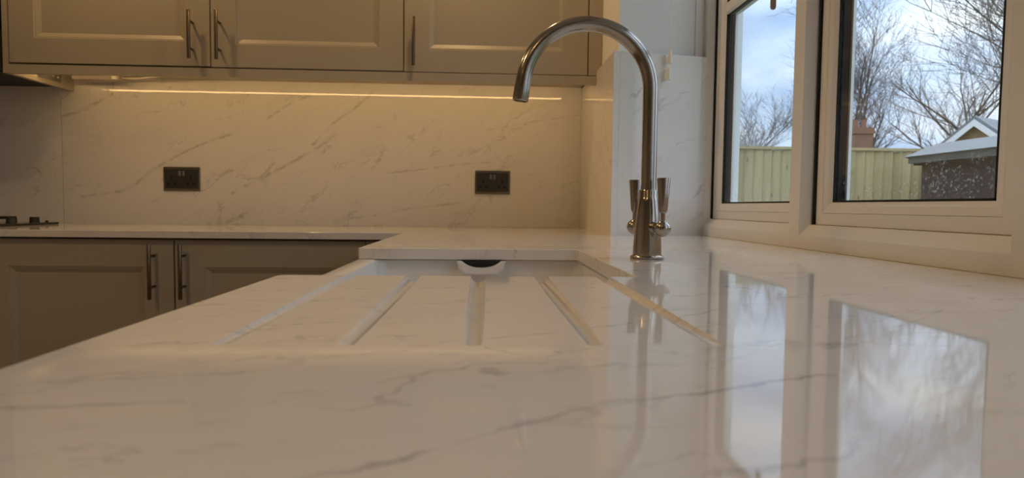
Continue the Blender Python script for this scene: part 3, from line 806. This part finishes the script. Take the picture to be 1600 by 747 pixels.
for z in (-.95, -.2, .55): MB().box(1.8, 7.2, 7.418, 7.46, z, z + .08).build('arris_rail', M['fence'], fn)
for x in (1.9, 4.1, 6.3): MB().box(x, x + .1, 7.461, 7.56, GZ, .78).build('post', M['fence'], fn)

sh = thing('garden_shed', (5.6, 5.2, GZ), 'dark brown walled outbuilding with a weathered grey roof edge', 'shed')
MB().box(4.66, 6.6, 3.2, 6.62, GZ, .60).build('wall', M['shed_wall'], sh)
mb = MB()
mb.prism([(3.1, .585), (6.70, .600), (6.70, .665), (3.1, .680)], 'x', 4.56, 4.62)
mb.build('fascia', M['fascia'], sh)
MB().prism([(4.53, .672), (4.90, .825), (5.6, .86), (6.7, .87), (6.7, .82), (5.2, .80), (4.62, .655)], 'y', 3.05, 6.74).build('roof', M['shed_roof'], sh)
MB().box(4.6201, 6.7, 6.66, 6.70, .58, .66).build('end_fascia', M['fascia'], sh)

sh.location.x += 0.07
hs = thing('bungalow', (20.15, 25.0, GZ), 'distant tan brick bungalow gable with white bargeboards and slate roof', 'house')
# gable faces -Y: apex 20.15 ; slope
ax, az, ay = 20.15, 3.72, 25.0
sl = 0.84
mb = MB(); mb.prism([(ax - 3.4, GZ), (ax + 3.4, GZ), (ax + 3.4, az - 3.4 * sl), (ax, az), (ax - 3.4, az - 3.4 * sl)], 'y', ay, ay + 9)
mb.build('wall', M['brick'], hs)
for sg in (-1, 1):
    MB().prism([(ax, az + .24), (ax + sg * 3.9, az - 3.9 * sl + .24), (ax + sg * 3.9, az - 3.9 * sl + .08), (ax, az + .08)], 'y', ay - .35, ay + 9.3).build('roof', M['slate'], hs)
    MB().prism([(ax, az + .09), (ax + sg * 3.9, az - 3.9 * sl + .09), (ax + sg * 3.9, az - 3.9 * sl - .18), (ax, az - .18)], 'y', ay - .40, ay - .34).build('bargeboard', M['whiteboard'], hs)
hs.rotation_euler = (0, 0, math.radians(-60))

h2 = thing('chimney_house', (13.4, 26.0, GZ), 'distant slate roofed house with a red brown brick chimney beyond the fence', 'house')
MB().box(12.9, 15.2, 24.2, 29.5, GZ, 1.4).build('wall', M['red_brick'], h2)
MB().prism([(23.9, 1.35), (26.8, 2.72), (29.8, 1.35)], 'x', 12.8, 14.35).build('roof', M['slate'], h2)
ch = MB(); ch.box(14.44, 15.14, 24.0, 24.7, 1.0, 3.30); ch.box(14.38, 15.20, 23.94, 24.76, 3.06, 3.18); ch.build('chimney', M['red_brick'], h2)
for k in (0, 1): MB().lathe([(.11, 0), (.09, .34), (.11, .36), (.06, .36), (.06, .02)], (14.62 + .34 * k, 24.35, 3.30), 14).build('chimney_pot', M['red_brick'], h2)

def tree(name, base, height, label, seed, lean=(0, 0), nb=7, spread=0.55, first=0.25, levels=4, r0=.16, name_group='bare trees beyond the fence'):
    rnd = random.Random(seed)
    root = thing(name, base, label, 'tree', name_group)
    base = Vector(base)
    def limb(mb, p, d, L, r, n=6, sides=6, wob=.16, taper=.45, grav=.04):
        pts = [p.copy()]; rad = [r]; q = p.copy(); dd = d.normalized()
        for k in range(n):
            dd = (dd + Vector((rnd.uniform(-1, 1), rnd.uniform(-1, 1), rnd.uniform(-.6, 1) * .6 + grav)) * wob).normalized()
            q = q + dd * (L / n); pts.append(q.copy()); rad.append(r * (1 - (1 - taper) * (k + 1) / n))
        mb.tube(pts, rad, sides, cap=False)
        return pts, rad, dd
    tm = MB()
    tp_, tr_, td = limb(tm, base - Vector((0, 0, .0)), Vector((lean[0], lean[1], 1)), height * .5, r0, 8, 10, .07, .55)
    tm.build('trunk', M['bark'], root)
    tw = MB()
    def grow(p, d, L, r, lev):
        pts, rad, dd = limb(tw, p, d, L, r, 5 if lev < 3 else 4, 4 if lev < 3 else 3, .22, .4)
        if lev >= levels: return
        k = 6 if lev < 3 else 5
        for j in range(k):
            i = rnd.randint(1, len(pts) - 1)
            ax = Vector((rnd.uniform(-1, 1), rnd.uniform(-1, 1), rnd.uniform(-.35, .8))).normalized()
            nd = ((pts[i] - pts[i - 1]).normalized() + ax * .85).normalized()
            grow(pts[i], nd, L * rnd.uniform(.5, .72), max(rad[i] * .6, .006), lev + 1)
    for j in range(nb):
        i = rnd.randint(int(len(tp_) * first), len(tp_) - 1) if j < nb - 2 else len(tp_) - 1
        a = 2 * math.pi * (j / nb) + rnd.uniform(-.4, .4)
        d = Vector((math.cos(a) * spread, math.sin(a) * spread, rnd.uniform(.55, 1.0)))
        bm_ = MB()
        L = height * rnd.uniform(.34, .50)
        pts, rad, dd = limb(bm_, tp_[i], d, L, tr_[i] * .62, 7, 7, .12, .3)
        bm_.build('branch', M['bark'], root)
        for k in range(10):
            ii = rnd.randint(1, len(pts) - 1)
            ax = Vector((rnd.uniform(-1, 1), rnd.uniform(-1, 1), rnd.uniform(-.2, .9))).normalized()
            nd = ((pts[ii] - pts[ii - 1]).normalized() + ax * .8).normalized()
            grow(pts[ii], nd, L * rnd.uniform(.34, .55), max(rad[ii] * .55, .012), 2)
    t_ = tw.build('twigs', M['twig'], root); t_['kind'] = 'stuff'
    return root
tree('bare_tree', (16.9, 27.8, GZ), 9.6, 'bare winter tree rising behind the brick chimney', 11, (0.02, 0), 11, .30, .30)
tree('bare_tree', (29.8, 37.0, GZ), 13.0, 'bare tree spreading up behind the bungalow roof', 23, (-.10, 0), 9, .85, .25, 4, .20)
tree('bare_tree', (15.5, 16.2, GZ), 10.5, 'large nearer bare tree reaching in from the right edge of the window', 29, (-.02, 0), 11, 1.0, .55, 4, .085)
tree('bare_tree', (13.4, 32.5, GZ), 6.6, 'hazy bare tree low behind the fence in the left pane', 37, (0, 0), 9, .6, .3, 4, .10)
